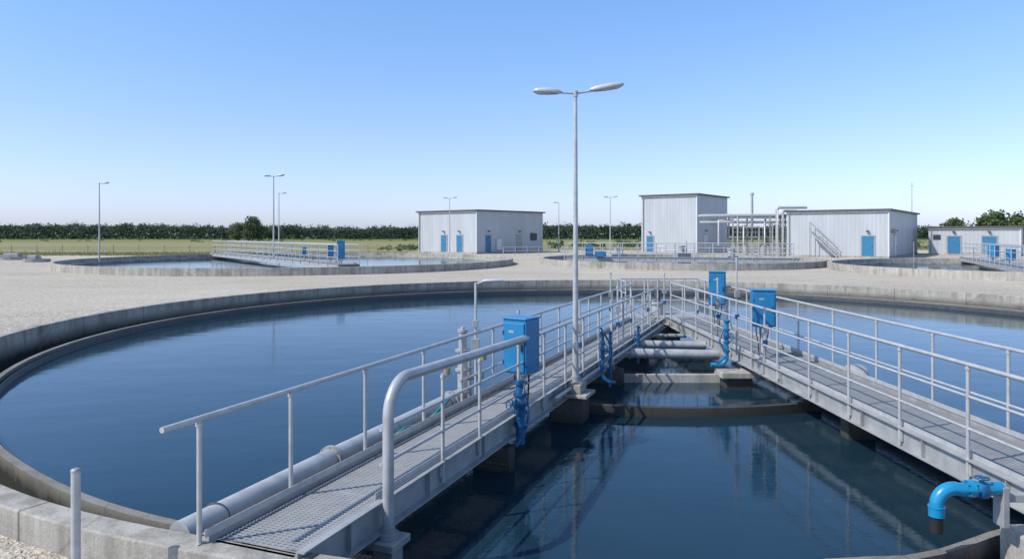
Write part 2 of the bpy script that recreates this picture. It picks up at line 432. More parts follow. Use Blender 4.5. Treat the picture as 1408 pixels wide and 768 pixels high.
e = thing('concrete_pier', (4.62, 6.0, .02), 0, 'pale concrete pier under the end of the walkway', 'pier', 'concrete piers under the walkways')
MB().box((0, 0, -.5), (.70, .5, 1.0)).obj('block', M_CONC2, e, bevel=.02)
pier((4.95, 10.2, -.03), 0, (.4, .25, .9), 'concrete pier standing in water under the walkway')

cp = thing('centre_platform', (4.35, 20.4, .25), 0, 'small steel platform with railing where two walkways meet', 'platform')
MB().box((0, .1, -.03), (2.5, 1.6, .05)).obj('deck', M_DECK, cp)
MB().cyl((-.1, 0, -1.4), (-.1, 0, -.06), .55, 24).obj('column', M_BEAM, cp)
MB().box((0, .1, -.14), (2.4, 1.5, .14)).obj('frame', M_GALV2, cp)
mb = MB()
for h, r in ((.98, .022), (.66, .016), (.34, .016)):
    mb.tube([(-1.2, -.65, h), (-1.2, .85, h)], r, 8); mb.tube([(-1.2, .85, h), (1.2, .85, h)], r, 8); mb.tube([(1.2, .85, h), (1.2, -.6, h)], r, 8)
rail = mb.obj('railing', M_GALV, cp)
for x, y in ((-1.2, -.65), (-1.2, .1), (-1.2, .85), (-.8, .85), (-.4, .85), (0, .85), (.4, .85), (.8, .85), (1.2, .85), (1.2, .1), (1.2, -.6)):
    MB().cyl((x, y, -.1), (x, y, 1.0), .022, 8).obj('post', M_GALV, rail)
dr = thing('scraper_drive', (4.2, 20.6, .25), .3, 'grey motor drive on the centre platform', 'machine')
MB().cyl((0, 0, 0), (0, 0, .3), .2, 20).cyl((0, 0, .3), (0, 0, .36), .25, 20).obj('gearbox', M_GALV2, dr)
MB().cyl((0, 0, .36), (0, 0, .66), .09, 16).cyl((0, 0, .66), (0, 0, .7), .1, 16).obj('motor', M_DARK, dr)

wl = thing('inner_weir_wall', (2.9, 16.9, 0), 0, 'curved dark concrete weir wall between two walkways', 'weir')
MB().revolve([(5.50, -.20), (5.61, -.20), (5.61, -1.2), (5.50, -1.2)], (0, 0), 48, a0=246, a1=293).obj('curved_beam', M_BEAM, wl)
MB().revolve([(5.40, -.26), (5.42, -.26), (5.42, -.4), (5.40, -.4)], (0, 0), 48, a0=247, a1=292).obj('overflow_plate', M_GALV2, wl)
MB().box((.02, -2.9, -.44), (3.5, .10, .5)).obj('cross_beam', M_CONC2, wl, bevel=.01)

# ------------------------------------------------------------------ pipes
def pipe(name, pts, r, mat, label, flanges=(), n=18, cat='pipe', fm=None):
    o = Vector(pts[0]); e = thing(name, o, 0, label, cat)
    q = [Vector(p) - o for p in pts]
    MB().tube(q, r, n).obj('pipe_body', mat, e)
    for (p, d) in flanges:
        p = Vector(p) - o; d = Vector(d).normalized()
        mb = MB(); mb.cyl(p - d * .028, p + d * .028, r * 1.26, n); mb.cyl(p - d * .002, p + d * .002, r * 1.3, n)
        u = d.cross(Vector((0, 0, 1)));
        u = u.normalized() if u.length > .1 else Vector((1, 0, 0)); w = d.cross(u)
        for i in range(8):
            a = i * math.pi / 4; c = p + (u * math.cos(a) + w * math.sin(a)) * r * 1.16
            mb.cyl(c - d * .04, c + d * .04, r * .07, 6)
        mb.obj('flange', fm or M_GALV2, e)
    return e
PO = W1 / 2 + .42
pp = [Lb(.12, PO, -.07), Lb(2.1, PO, -.05), Lb(5.1, PO + .01, -.05)]
dL = Vector((math.cos(RL), math.sin(RL), 0))
e = pipe('discharge_pipe', pp, .112, M_PIPE, 'thick grey pipe running alongside the walkway above water', [(pp[1], dL), (Lb(4.9, PO + .01, -.05), dL)], n=24)
o = Vector(pp[0])
for x in (.5, 1.9, 3.3, 4.7):
    q = Vector(Lb(x, PO, -.06)) - o; q0 = Vector(Lb(x, W1 / 2 + .02, -.18)) - o
    mb = MB(); mb.tube([q0, (q.x, q.y, q0.z - .04)], .02, 6); mb.ring((q.x, q.y, q.z), .114, .008, 'Y'); mb.obj('bracket', M_DARK, e)
pipe('conduit', [Lb(3.4, -W1 / 2 + .08, .03), Lb(9.0, -W1 / 2 + .08, .03)], .014, M_DARK, 'thin dark conduit laid along the walkway deck', n=8)
pipe('conduit', [Lb(5.6, -W1 / 2 - .09, -.06), Lb(14.6, -W1 / 2 - .09, -.06)], .03, M_PIPE, 'grey conduit fixed along the outside of the walkway girder', n=10)
X = Vector((1, 0, 0)); Yv = Vector((0, 1, 0))
pipe('cross_pipe', [(1.9, 15.05, .06), (4.35, 15.0, .02)], .10, M_PIPE, 'grey pipe spanning between two walkways', [((2.5, 15.04, .05), X)])
pipe('cross_pipe', [(2.2, 16.1, .08), (4.35, 16.05, .06)], .09, M_PIPE, 'grey pipe spanning between two walkways', [((2.9, 16.1, .07), X)])
pipe('cross_pipe', [(2.9, 17.6, .05), (4.3, 17.6, .05)], .05, M_GALV2, 'thin grey pipe spanning between two walkways')
cc = thing('channel_cover', (5.93, 9.6, .06), math.radians(1.4), 'long pale grey sheet metal channel cover beside the walkway', 'channel cover')
mb = MB()
for i in range(6): mb.box((0, -3.0 + i * 1.22, .0), (.40, 1.205, .10))
mb.obj('cover', M_GALV, cc, bevel=.02)
MB().box((-.12, 0, -.13), (.06, 7.3, .12)).obj('bearer', M_DARK, cc)
rp2 = [(5.85, 13.2, .10), (5.8, 16, .10), (5.75, 18.5, .10)]
e = pipe('discharge_pipe', rp2, .085, M_PIPE, 'grey pipe running along the outside of the walkway', [((5.85, 13.3, .10), Yv), ((5.81, 15.5, .1), Yv)])
for y in (.8, 2.6, 4.4): MB().box((-.18, y, -.12), (.5, .05, .04)).obj('bracket', M_DARK, e)
dm = thing('pump_motor', (5.82, 12.05, .13), math.radians(80), 'domed grey motor housing beside the walkway', 'pump')
MB().loft([(-.30, 0, .07, .06, .05), (-.24, 0, .08, .13, .08), (-.10, 0, .1, .17, .12), (.1, 0, .1, .17, .12), (.24, 0, .08, .13, .08), (.30, 0, .07, .06, .05)]).obj('housing', M_GALV2, dm)
MB().box((0, 0, .01), (.4, .22, .03)).obj('base', M_DARK, dm)

ex = thing('outlet_pipe', (3.82, 5.98, .34), 0, 'bright blue elbow pipe hanging from the walkway with black sleeve', 'pipe')
ex.scale = (.68, .68, .68)
pts = [(.42, .02, .115), (.3, 0, .118), (.08, .0, .12)] + arc((-.17, 0, -.09), .21, 68, 180, 9, (1, 0, 0), (0, 0, 1)) + [(-.38, 0, -.13)]
mb = MB().tube(pts, .082, 20); mb.obj('elbow', M_BPIPE, ex)
MB().cyl((-.38, 0, -.22), (-.38, 0, -.10), .092, 20).cyl((-.38, 0, -.11), (-.38, 0, -.095), .098, 20).obj('collar', M_BPIPE, ex)
MB().cyl((-.38, 0, -.42), (-.38, 0, -.22), .074, 18).obj('sleeve', M_BLACK, ex)
mb = MB().cyl((.0, 0, .115), (.07, 0, .118), .106, 20)
for i in range(8):
    a = i * math.pi / 4; mb.cyl((-.03, .092 * math.cos(a), .117 + .092 * math.sin(a)), (.10, .092 * math.cos(a), .117 + .092 * math.sin(a)), .009, 6)
mb.obj('flange', M_BPIPE, ex)
mb = MB().loft([(.10, 0, .10, .07, .06), (.14, 0, .10, .096, .1), (.22, 0, .10, .096, .1), (.26, 0, .1, .07, .07)]).cyl((.18, 0, .16), (.18, 0, .25), .03, 10)
mb.obj('valve_body', M_BLUE2, ex)
mb = MB().ring((.18, 0, .25), .08, .011).tube([(.10, 0, .25), (.26, 0, .25)], .008, 6).tube([(.18, -.08, .25), (.18, .08, .25)], .008, 6); mb.obj('handwheel', M_BLUE2, ex)
MB().box((.44, .03, -.1), (.08, .2, .5)).box((.62, .03, .0), (.34, .1, .1)).obj('mounting_bracket', M_GALV2, ex, bevel=.01)

# ------------------------------------------------------------------ control cabinets
def cabinet(loc, rz, zb, w, d, h, label):
    e = thing('control_cabinet', loc, rz, label, 'control box', 'blue control cabinets on the walkways')
    MB().box((0, 0, zb + h / 2), (w, d, h)).obj('cabinet', M_BLUE, e, bevel=.012)
    MB().box((0, 0, zb + h + .012), (w + .012, d + .03, .022)).obj('lid', M_BLUE, e, bevel=.006)
    door = MB().box((0, -d / 2 - .009, zb + h * .49), (w - .05, .018, h * .9)).obj('door', M_BLUE, e, bevel=.006)
    MB().box((w * .34, -d / 2 - .03, zb + h * .5), (.02, .026, .1)).obj('handle', M_DARK, door)
    for zz in (.2, .75): MB().cyl((-w * .455, -d / 2 - .022, zb + h * zz - .03), (-w * .455, -d / 2 - .022, zb + h * zz + .03), .009, 8).obj('hinge', M_BLUE2, door)
    MB().box((-w * .1, -d / 2 - .0205, zb + h * .78), (w * .22, .004, .035)).obj('rating_plate', M_GALV2, door)
    mb = MB()
    mb.cyl((0, 0, -.0), (0, 0, zb), .04, 12); mb.box((0, 0, .008), (.2, .2, .016)); mb.box((0, 0, zb - .012), (w * .7, d * .7, .022))
    mb.obj('stand', M_GALV, e)
    for k, x in enumerate((-.12, -.05, .1)):
        MB().tube([(x, .02, zb), (x, .02, zb - .12), (x * .6, .07, zb * .4), (x * .5, .06, .01)], .011, 6).obj('cable', M_BLACK, e)
    return e
p = Lb(4.66, -.34, 0)
cabinet((p[0], p[1], .26), RL - math.radians(102), .48, .36, .34, .70, 'tall blue control cabinet on a grey post beside the railing')
cabinet((4.70, 13.35, .26), math.radians(-12), .58, .42, .32, .66, 'blue control cabinet on a post on the walkway')
cabinet((5.1, 17.7, .26), math.radians(-18), .55, .40, .34, .80, 'blue control cabinet on the walkway near the platform')

# ------------------------------------------------------------------ blue valves
def valve(loc, rz, zt, zb, label, elbow=0, r=.05, pm=None):
    e = thing('valve_assembly', loc, rz, label, 'valve', 'blue valve assemblies beside the walkways')
    H = zt - zb
    if elbow: pts = [(0, 0, zt), (0, 0, zb + .16)] + arc((-.16, 0, zb + .16), .16, 0, -90, 8, (1, 0, 0), (0, 0, 1))[1:] + [(-.16 - elbow, 0, zb)]
    else: pts = [(0, 0, zt), (0, 0, zb)]
    MB().tube(pts, r, 16).obj('pipe_body', pm or M_BLUE2, e)
    for t in (.3, .5, .78, .97):
        z = zb + H * t
        mb = MB().cyl((0, 0, z - .014), (0, 0, z + .014), r * 1.5, 16)
        for i in range(6):
            a = i * math.pi / 3; mb.cyl((r * 1.3 * math.cos(a), r * 1.3 * math.sin(a), z - .026), (r * 1.3 * math.cos(a), r * 1.3 * math.sin(a), z + .026), .005, 6)
        mb.obj('flange', M_BLUE2, e)
    z = zb + H * .64
    mb = MB().tube([(0, 0, z - .08), (0, 0, z - .04), (0, 0, z), (0, 0, z + .04), (0, 0, z + .08)], [r * 1.05, r * 1.3, r * 1.45, r * 1.3, r * 1.05], 16)
    mb.cyl((0, 0, z), (0, -.17, z), r * .4, 10).cyl((0, -.08, z), (0, -.10, z), r * .9, 12)
    mb.obj('valve_body', M_BLUE2, e)
    mb = MB().ring((0, -.18, z), .075, .008, 'Y', 20)
    for i in range(3):
        a = i * math.pi / 3; c, s = math.cos(a) * .075, math.sin(a) * .075; mb.tube([(-c, -.18, z - s), (c, -.18, z + s)], .006, 6)
    mb.obj('handwheel', M_BLUE2, e)
    MB().tube([(0, 0, z + .12), (.07, -.02, z + .14), (.08, -.02, z + .26)], .011, 8).obj('bleed_pipe', M_GALV, e)
    MB().tube([(0, 0, zb + H * .4), (-.08, -.03, zb + H * .42), (-.09, -.03, zb + H * .3)], .012, 8).obj('drain_tap', M_BRASS, e)
    return e
p = Lb(4.12, -W1 / 2 - .13, 0)
valve((p[0], p[1], 0), RL - math.radians(110), .74, -.04, 'chunky blue valve stack below the cabinet beside the walkway', r=.058)
p = Lb(7.7, -W1 / 2 - .26, 0)
valve((p[0], p[1], 0), math.radians(170), .90, .04, 'dark blue valve and elbow pipe outside the walkway railing', elbow=.06, r=.030)
valve((4.14, 13.75, 0), 0, .9, .04, 'blue valve stack with bright blue elbow on concrete pier', elbow=.14, r=.042, pm=M_BPIPE)
p = Lb(8.5, -W1 / 2 - .2, 0)
valve((p[0], p[1], 0), math.radians(200), .8, -.2, 'blue valve stack with handwheel over the inner well', r=.026)
p = Lb(11.0, -W1 / 2 - .2, 0)
valve((p[0], p[1], 0), math.radians(200), .6, -.2, 'small blue valve stack beside the walkway over water', r=.026)
def hose(pts, r, mat, label, name='hose'):
    o = Vector(pts[0]); q = [Vector(p) - o for p in pts]
    out = []
    for i in range(len(q) - 1):
        p0 = q[max(i - 1, 0)]; p1 = q[i]; p2 = q[i + 1]; p3 = q[min(i + 2, len(q) - 1)]
        for k in range(6):
            t = k / 6; out.append(.5 * ((2 * p1) + (p2 - p0) * t + (2 * p0 - 5 * p1 + 4 * p2 - p3) * t * t + (-p0 + 3 * p1 - 3 * p2 + p3) * t ** 3))
    out.append(q[-1])
    ob = MB().tube(out, r, 8).obj(name, mat); ob.location = o; ob['label'] = label; ob['category'] = 'hose'; return ob
hose([Lb(4.15, -W1 / 2 - .1, .45), Lb(4.3, -W1 / 2 - .16, .15), Lb(4.2, -W1 / 2 - .18, -.1), Lb(4.0, -W1 / 2 - .12, -.3)], .018, M_BLUE2, 'short blue hose hanging from the valve')
hose([(4.14, 13.8, .8), (3.99, 13.7, .5), (4.09, 13.6, .25), (3.89, 13.5, .1)], .018, M_BLUE2, 'blue hose hanging beside the valve on the pier')
hose([Lb(7.8, -W1 / 2 - .2, .7), Lb(8.1, -W1 / 2 - .32, .3), Lb(8.3, -W1 / 2 - .2, -.05), Lb(8.6, -W1 / 2 - .2, -.4)], .016, M_BLUE2, 'blue hose hanging beside the walkway railing')
hose([Lb(4.2, W1 / 2 + .1, .15), Lb(3.6, W1 / 2 + .14, -.02), Lb(3.1, W1 / 2 + .12, .05), Lb(2.7, W1 / 2 + .14, -.05)], .02, M_TEAL, 'teal rope draped beside the grey pipe')

ps = thing('pump_set', Lb(5.25, W1 / 2 + .40, 0), RL, 'grey vertical pump with valves beside the walkway', 'pump')
MB().cyl((0, 0, -.62), (0, 0, .62), .075, 18).obj('riser', M_PIPE, ps)
for z in (-.2, .0, .32, .6): MB().cyl((0, 0, z), (0, 0, z + .03), .11, 18).obj('flange', M_GALV2, ps)
MB().cyl((0, 0, .63), (0, 0, .88), .06, 18).cyl((0, 0, .88), (0, 0, .92), .075, 18).cyl((0, 0, .92), (0, 0, .96), .03, 10).obj('motor', M_PIPE, ps)
mb = MB().tube([(0, 0, .2), (.16, -.1, .2), (.2, -.14, .2)], .035, 12).ring((.22, -.2, .2), .075, .009, 'Y', 18).cyl((.2, -.14, .2), (.22, -.22, .2), .014, 8)
mb.obj('side_valve', M_BRASS, ps)
MB().cyl((.26, .02, -.3), (.26, .02, .5), .04, 14).cyl((.26, .02, .3), (.26, .02, .33), .06, 14).cyl((.26, .02, .5), (.26, .02, .53), .06, 14).obj('bypass_pipe', M_GALV, ps)
wlg = thing('work_light', Lb(5.0, W1 / 2 + .08, 0), 0, 'slim grey work light on a thin post by the railing', 'lamp')
MB().cyl((0, 0, -.1), (0, 0, 1.62), .018, 8).tube([(0, 0, 1.60), (.12, 0, 1.64), (.2, 0, 1.64)], .014, 8).obj('post', M_GALV, wlg)
MB().loft([(.10, 0, 1.645, .03, .012), (.14, 0, 1.65, .05, .02), (.36, 0, 1.655, .05, .018), (.40, 0, 1.655, .03, .008)]).obj('lamp_head', M_LAMP, wlg)
MB().box((0, -.05, .75), (.12, .07, .18)).obj('junction_box', M_GALV2, wlg, bevel=.005)
MB().box((0, -.05, 1.05), (.08, .06, .1)).obj('junction_box', M_GALV2, wlg, bevel=.005)

def inst(loc, H, label, box=True):
    e = thing('instrument_post', loc, 0, label, 'post', 'instrument posts on the walkways')
    MB().cyl((0, 0, -.05), (0, 0, H), .018, 8).cyl((0, 0, H - .05), (0, 0, H), .026, 8).obj('post', M_GALV, e)
    if box:
        MB().box((0, -.035, H * .62), (.1, .07, .14)).obj('junction_box', M_GALV2, e, bevel=.006)
        MB().box((0, -.03, H * .38), (.08, .05, .08)).obj('socket', M_BLUE2, e, bevel=.004)
IL = 'thin grey instrument post with box beside the railing'
inst((4.38, 13.9, .25), 1.85, IL)
inst((4.5, 12.7, .25), 1.0, 'short grey instrument post with box beside the railing')
inst((4.5, 15.6, .25), 1.35, IL)
inst((4.4, 17.0, .25), 1.2, IL)
for x, y, h in ((7.4, -.34, 1.2), (6.4, .37, 1.1), (10.2, -.34, 1.25), (12.4, .34, 1.4), (11.4, -.36, 1.1), (13.4, -.36, 1.2)): inst((*at_L(x, y), .25), h, IL)
inst((4.1, 19.2, .25), 1.25, 'thin grey instrument post at the meeting of walkways')

# ------------------------------------------------------------------ street lamps
def lamp(loc, H, heads, rz, label):
    e = thing('street_lamp', loc, rz, label, 'street lamp', 'street lamps around the treatment plant')
    MB().tube([(0, 0, 0), (0, 0, H * .12), (0, 0, H * .5), (0, 0, H)], [.054, .048, .038, .026], 16).obj('pole', M_GALV, e)
    mb = MB().box((0, 0, .012), (.24, .24, .024))
    for sx in (-1, 1):
        for sy in (-1, 1): mb.cyl((sx * .09, sy * .09, .02), (sx * .09, sy * .09, .06), .012, 6)
    mb.cyl((0, 0, .02), (0, 0, .1), .07, 16)
    mb.obj('base_plate', M_GALV2, e)
    MB().box((0, -.05, .55), (.06, .02, .16)).obj('service_hatch', M_GALV2, e, bevel=.003)
    mb = MB().cyl((0, 0, H - .06), (0, 0, H + .03), .036, 14)
    for (sd, r0, r1, tilt) in heads:
        mb.tube([(0, 0, H - .01), (sd * (r0 + .05), 0, H + .0 + tilt * r0)], .016, 10)
    mb.obj('arm', M_GALV, e)
    for (sd, r0, r1, tilt) in heads:
        Lh = r1 - r0; z0 = H + tilt * r0
        secs = [(0, .028, .022), (.06, .036, .03), (.15, .06, .042), (.35, .08, .048), (.6, .09, .05), (.85, .085, .042), (.96, .06, .026), (1, .03, .012)]
        up = MB().loft([(sd * (r0 + Lh * t), 0, z0 + tilt * Lh * t + .012, hw, hh) for t, hw, hh in secs]).obj('lamp_head', M_LAMP, e)
        MB().loft([(sd * (r0 + Lh * t), 0, z0 + tilt * Lh * t - .022, hw, hh) for t, hw, hh in ((.36, .04, .01), (.45, .062, .02), (.8, .062, .02), (.9, .04, .01))]).obj('lens', M_LENS, up)
    return e
lp0 = lamp((.99, 11.1, .25), 4.50, [(-1, .22, .66, .03), (1, .22, .75, .16)], 0, 'tall galvanised double-headed street lamp beside the walkway')
br = thing('lamp_pedestal', (.99, 11.1, .25), RL, 'concrete pedestal under the lamp beside the walkway', 'pedestal')
MB().box((0, .05, -.075), (.34, .36, .14)).obj('upper_block', M_CONC2, br, bevel=.015)
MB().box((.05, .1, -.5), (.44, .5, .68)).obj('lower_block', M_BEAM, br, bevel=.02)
MB().box((0, .0, -.17), (.52, .5, .05)).obj('ledge', M_CONC2, br, bevel=.01)
dbl = [(-1, .16, .55, .1), (1, .16, .6, .14)]
protoD = lamp((-19.4, 58, .5), 4.5, dbl, 0, 'tall grey double-headed street lamp standing by the round tank')
protoD.scale = (1.0 * 1.5,) * 3
protoS = lamp((-35.9, 62, 0), 4.5, [(1, .1, .55, .06)], 0, 'tall grey single-headed street lamp on gravel'); protoS.scale = (1.55,) * 3
clone(protoS, (-27.8, 85, 0), None, 1.65, 'tall grey single-headed street lamp by the meadow')
clone(protoD, (-7.7, 88, 0), None, 1.55, 'tall grey double-headed street lamp outside the metal building')
clone(protoS, (6.9, 105, 0), math.pi, 1.6, 'tall grey single-headed street lamp beyond the metal building')
clone(protoD, (12.4, 90, 0), None, 1.6, 'tall grey double-headed street lamp behind the round tank')

mp = thing('marker_post', (-3.06, 5.0, 0), 0, 'plain galvanised steel post in gravel beside the tank rim', 'post')
MB().cyl((0, 0, -.02), (0, 0, .89), .031, 16).obj('tube', M_GALV, mp)
MB().tube([(0, 0, .89), (0, 0, .905), (0, 0, .912)], [.034, .032, .015], 16).obj('cap', M_GALV2, mp)

# ------------------------------------------------------------------ background tanks
def small_tank(cx, cy, R, rz, wz, label):
    e = thing('round_tank', (cx, cy, 0), 0, label, 'tank', 'round concrete tanks in the yard')
    MB().revolve([(R - .32, rz), (R, rz), (R, -.1), (R - .32, -.1)], (0, 0), 128).obj('wall', M_CONC2, e)
    MB().revolve([(R - 1.1, wz + .12), (R - 1.0, wz + .12), (R - 1.0, .0), (R - 1.1, .0)], (0, 0), 128).obj('weir_rim', M_CONC2, e)
    mb = MB(); vs = [(cx + (R - .4) * math.cos(2 * math.pi * i / 128), cy + (R - .4) * math.sin(2 * math.pi * i / 128), wz) for i in range(128)]
    mb.add(vs, [tuple(range(128))]).obj('water', M_WATER, kind='structure')
small_tank(-18.2, 61.5, 18.3, .5, .08, 'wide low round concrete tank full of water')
small_tank(14.4, 62, 12, .5, .12, 'round concrete tank with steel bridge over it')
small_tank(35.2, 48.5, 12.6, .5, .1, 'round concrete tank near the metal sheds')
G = 'walkways over the smaller round tanks'
def rng(L, s): return [.1 + i * s for i in range(int((L - .1) / s) + 1)]
bridge((-10.5, 46), (-31, 75), 1.4, .62, 'long grey steel walkway crossing a low round tank', rng(35.5, 1.8), rng(35.5, 1.8), H=1.25, rails=(.35, .68), grate=False, girder=.36, group=G, r=.035)
bridge((4.5, 60.5), (22.5, 56), 1.3, .62, 'grey steel walkway across a round tank', rng(18.5, 1.5), rng(18.5, 1.5), H=1.2, rails=(.35, .68), grate=False, girder=.34, group=G, r=.03)
bridge((29, 38), (38.5, 60), 1.4, .62, 'grey steel walkway across a round tank by the sheds', rng(23.9, 1.5), rng(23.9, 1.5), H=1.2, rails=(.35, .68), grate=False, girder=.34, group=G, r=.032)
cabinet((-11.2, 46.6, .62), .3, .35, .5, .5, 1.15, 'blue control cabinet at the end of a walkway')
cabinet((-12.6, 49.5, .62), .3, .35, .4, .4, .8, 'blue control cabinet on a walkway')
cabinet((-15.5, 53.2, .62), .3, .35, .3, .3, .6, 'blue control cabinet on a walkway')
cabinet((6.5, 59.8, .62), -.2, .2, .6, .5, .8, 'blue control cabinet on a walkway over a round tank')
cabinet((7.3, 58.9, .62), -.2, .1, .9, .5, .4, 'low blue control cabinet on a walkway over a round tank')
cabinet((34.8, 51.5, .62), .3, .25, .5, .5, .9, 'blue control cabinet on a walkway beside the sheds')
cabinet((32.4, 46.3, .62), .3, .25, .4, .4, .7, 'blue control cabinet on a walkway beside the sheds')

# ------------------------------------------------------------------ buildings
def building(corner, rz, lenR, lenL, H, label, doors_left=(), doors_right=()):
    e = thing('metal_building', (*corner, 0), rz, label, 'building', 'grey metal clad plant buildings')
    mb = MB()
    vs = [(0, 0, .2), (lenR, 0, .2), (lenR, lenL, .2), (0, lenL, .2), (0, 0, H), (lenR, 0, H), (lenR, lenL, H), (0, lenL, H)]
    mb.add(vs, [(0, 1, 5, 4), (1, 2, 6, 5), (2, 3, 7, 6), (3, 0, 4, 7), (0, 3, 2, 1)]); mb.obj('wall', M_CLAD, e)
    MB().box((lenR / 2, lenL / 2, .1), (lenR + .1, lenL + .1, .2)).obj('plinth', M_CONC2, e)
    o = .28; t = .18
    vs = [(-o, -o, H), (lenR + o, -o, H), (lenR + o, lenL + o, H), (-o, lenL + o, H)]
    vs = vs + [(a, b, c + t) for a, b, c in vs]
    MB().add(vs, [(3, 2, 1, 0), (4, 5, 6, 7), (0, 1, 5, 4), (1, 2, 6, 5), (2, 3, 7, 6), (3, 0, 4, 7)]).obj('roof', M_ROOF, e)
    MB().box((-.02, -.02, H / 2 + .1), (.12, .12, H - .25)).obj('corner_trim', M_WHITE, e)
    MB().cyl((-.09, lenL - .3, .2), (-.09, lenL - .3, H - .05), .06, 8).box((-.12, lenL / 2, H - .1), (.14, lenL, .12)).obj('gutter', M_GALV2, e)
    for (y, w, h, mt) in doors_left:
        d = MB().box((-.035, y, .2 + h / 2), (.06, w, h)).obj('door', mt, e, bevel=.01)
        MB().box((-.085, y - w * .38, 1.2), (.04, .06, .16)).obj('handle', M_DARK, d)
        MB().box((-.028, y, .2 + h + .06), (.09, w + .26, .12)).box((-.028, y - w / 2 - .07, .2 + h / 2), (.09, .12, h)).box((-.028, y + w / 2 + .07, .2 + h / 2), (.09, .12, h)).obj('door_frame', M_GALV2, e)
        MB().box((-.2, y, h + .75), (.22, .3, .16)).obj('wall_lamp', M_DARK, e, bevel=.02)
    for (x, w, h, mt) in doors_right:
        d = MB().box((x, -.035, .2 + h / 2), (w, .06, h)).obj('door', mt, e, bevel=.01)
        MB().box((x + w * .38, -.085, 1.2), (.06, .04, .16)).obj('handle', M_DARK, d)
        MB().box((x, -.028, .2 + h + .06), (w + .26, .09, .12)).obj('door_frame', M_GALV2, e)
        MB().box((x, -.2, h + .75), (.3, .22, .16)).obj('wall_lamp', M_DARK, e, bevel=.02)
    return e
b1 = building((-4.6, 92.6), math.atan2(.755, .656), 13.8, 11.3, 5.6, 'low grey corrugated metal building with blue doors', [(3.1, 1.0, 2.2, M_BDOOR), (6.1, 1.0, 2.2, M_BDOOR)], [(2.2, 1.0, 2.2, M_BDOOR), (8.5, 1.1, 2.2, M_GALV2)])
MB().box((4.2, -.15, 1.2), (.9, .25, 1.5)).obj('meter_cabinet', M_WHITE, b1, bevel=.02)
MB().box((11.6, -.12, 2.2), (1.2, .2, 1.0)).obj('louvre', M_DARK, b1, bevel=.02)
b2 = building((24, 92.6), math.atan2(.8, .6), 11.1, 7.9, 7.7, 'tall grey corrugated metal building', [(6.6, .9, 2.1, M_BDOOR)], [(3.0, 1.2, 2.3, M_WHITE)])
MB().box((6, -.25, 4.2), (3.0, .5, .12)).obj('service_ledge', M_DARK, b2)
b3 = building((40, 75.7), math.atan2(.8, .6), 21, 10.5, 5.1, 'grey corrugated metal shed with blue door', [(2.0, 1.15, 2.15, M_BDOOR)], [(4, 1.2, 2.2, M_WHITE)])
MB().box((2.2, -.2, 2.9), (.5, .4, .5)).obj('vent_box', M_GALV2, b3, bevel=.02)
b4 = building((59.2, 83), math.atan2(.8, .6), 14, 9.3, 3.35, 'small grey metal shed with two blue doors', [(3.0, 1.4, 2.1, M_BDOOR), (6.6, 1.3, 2.1, M_BDOOR)])
MB().box((-.03, 8.4, 2.2), (.06, .8, .6)).obj('window', M_GLASS, b4)

pr = thing('pipe_rack', (26, 84.5, 0), 0, 'steel pipe rack with raised pipes between two metal buildings', 'pipe rack')
mb = MB()
for x in (.2, 2.4, 4.6, 6.4):
    for y in (0, 1.6): mb.box((x, y, 2.35), (.14, .14, 4.7))
for z in (2.2, 4.5):
    mb.box((3.3, 0, z), (6.4, .1, .16)); mb.box((3.3, 1.6, z), (6.4, .1, .16))
    for x in (.2, 2.4, 4.6, 6.4): mb.box((x, .8, z + .003), (.1, 1.6, .12))
mb.box((3.3, .8, 2.3), (6.4, 1.5, .05))
mb.tube([(4.6, -.05, 0.1), (6.4, -.05, 2.2)], .04, 6)
mb.obj('frame', M_GALV2, pr)
mb = MB()
for z, y, r in ((4.78, .3, .2), (4.74, .85, .15), (4.0, .5, .16), (4.78, 1.3, .16)):
    mb.tube([(-3.2, y + 1.5, z), (0, y, z), (7.2, y, z)], r, 10)
mb.tube([(5.3, -.3, .2), (5.3, -.3, 5.4)] + arc((5.6, -.3, 5.4), .3, 180, 90, 5, (1, 0, 0), (0, 0, 1)) + [(8.6, -.9, 5.7)], .17, 10)
mb.tube([(6.0, -.25, .2), (6.0, -.25, 5.0)] + arc((6.3, -.25, 5.0), .3, 180, 90, 5, (1, 0, 0), (0, 0, 1)) + [(7.6, -.7, 5.3)], .14, 10)
mb.tube([(1.4, -.2, .2), (1.4, -.2, 3.4), (3.2, -.2, 3.4), (3.2, -.2, .2)], .12, 10)
mb.tube([(3.9, -.2, .2), (3.9, -.2, 4.0), (4.8, -.2, 4.0), (4.8, -.2, .2)], .10, 10)
mb.tube([(.7, -.2, .2), (.7, -.2, 4.75)], .1, 10)
mb.tube([(-1.2, 1, 1.2), (-1.2, 1, 4.2), (.4, .6, 4.2)], .13, 10)
mb.obj('pipework', M_PIPE, pr)
mb = MB()
for z in (2.8, 3.3): mb.tube([(0.1, -.08, z), (6.5, -.08, z)], .03, 6)
for i in range(8): mb.cyl((.2 + .88 * i, -.08, 2.3), (.2 + .88 * i, -.08, 3.3), .025, 6)
mb.obj('railing', M_GALV, pr)
for x, y in ((1.2, -1.4), (3.4, -1.2), (5.0, -1.6)):
    MB().cyl((x, y, 0), (x, y, 1.1), .35, 16).cyl((x, y, 1.1), (x, y, 1.3), .2, 12).obj('filter_vessel', M_GALV2, pr)
vp = thing('vent_pipe', (29.3, 87, 0), 0, 'tall slim grey vent pipe by the pipe rack', 'vent pipe')
MB().cyl((0, 0, 0), (0, 0, 7.3), .15, 12).cyl((0, 0, 7.3), (0, 0, 7.6), .22, 12).obj('stack', M_PIPE, vp)
an = thing('antenna_mast', (53.3, 95, 0), 0, 'thin grey antenna mast behind the metal shed', 'mast')
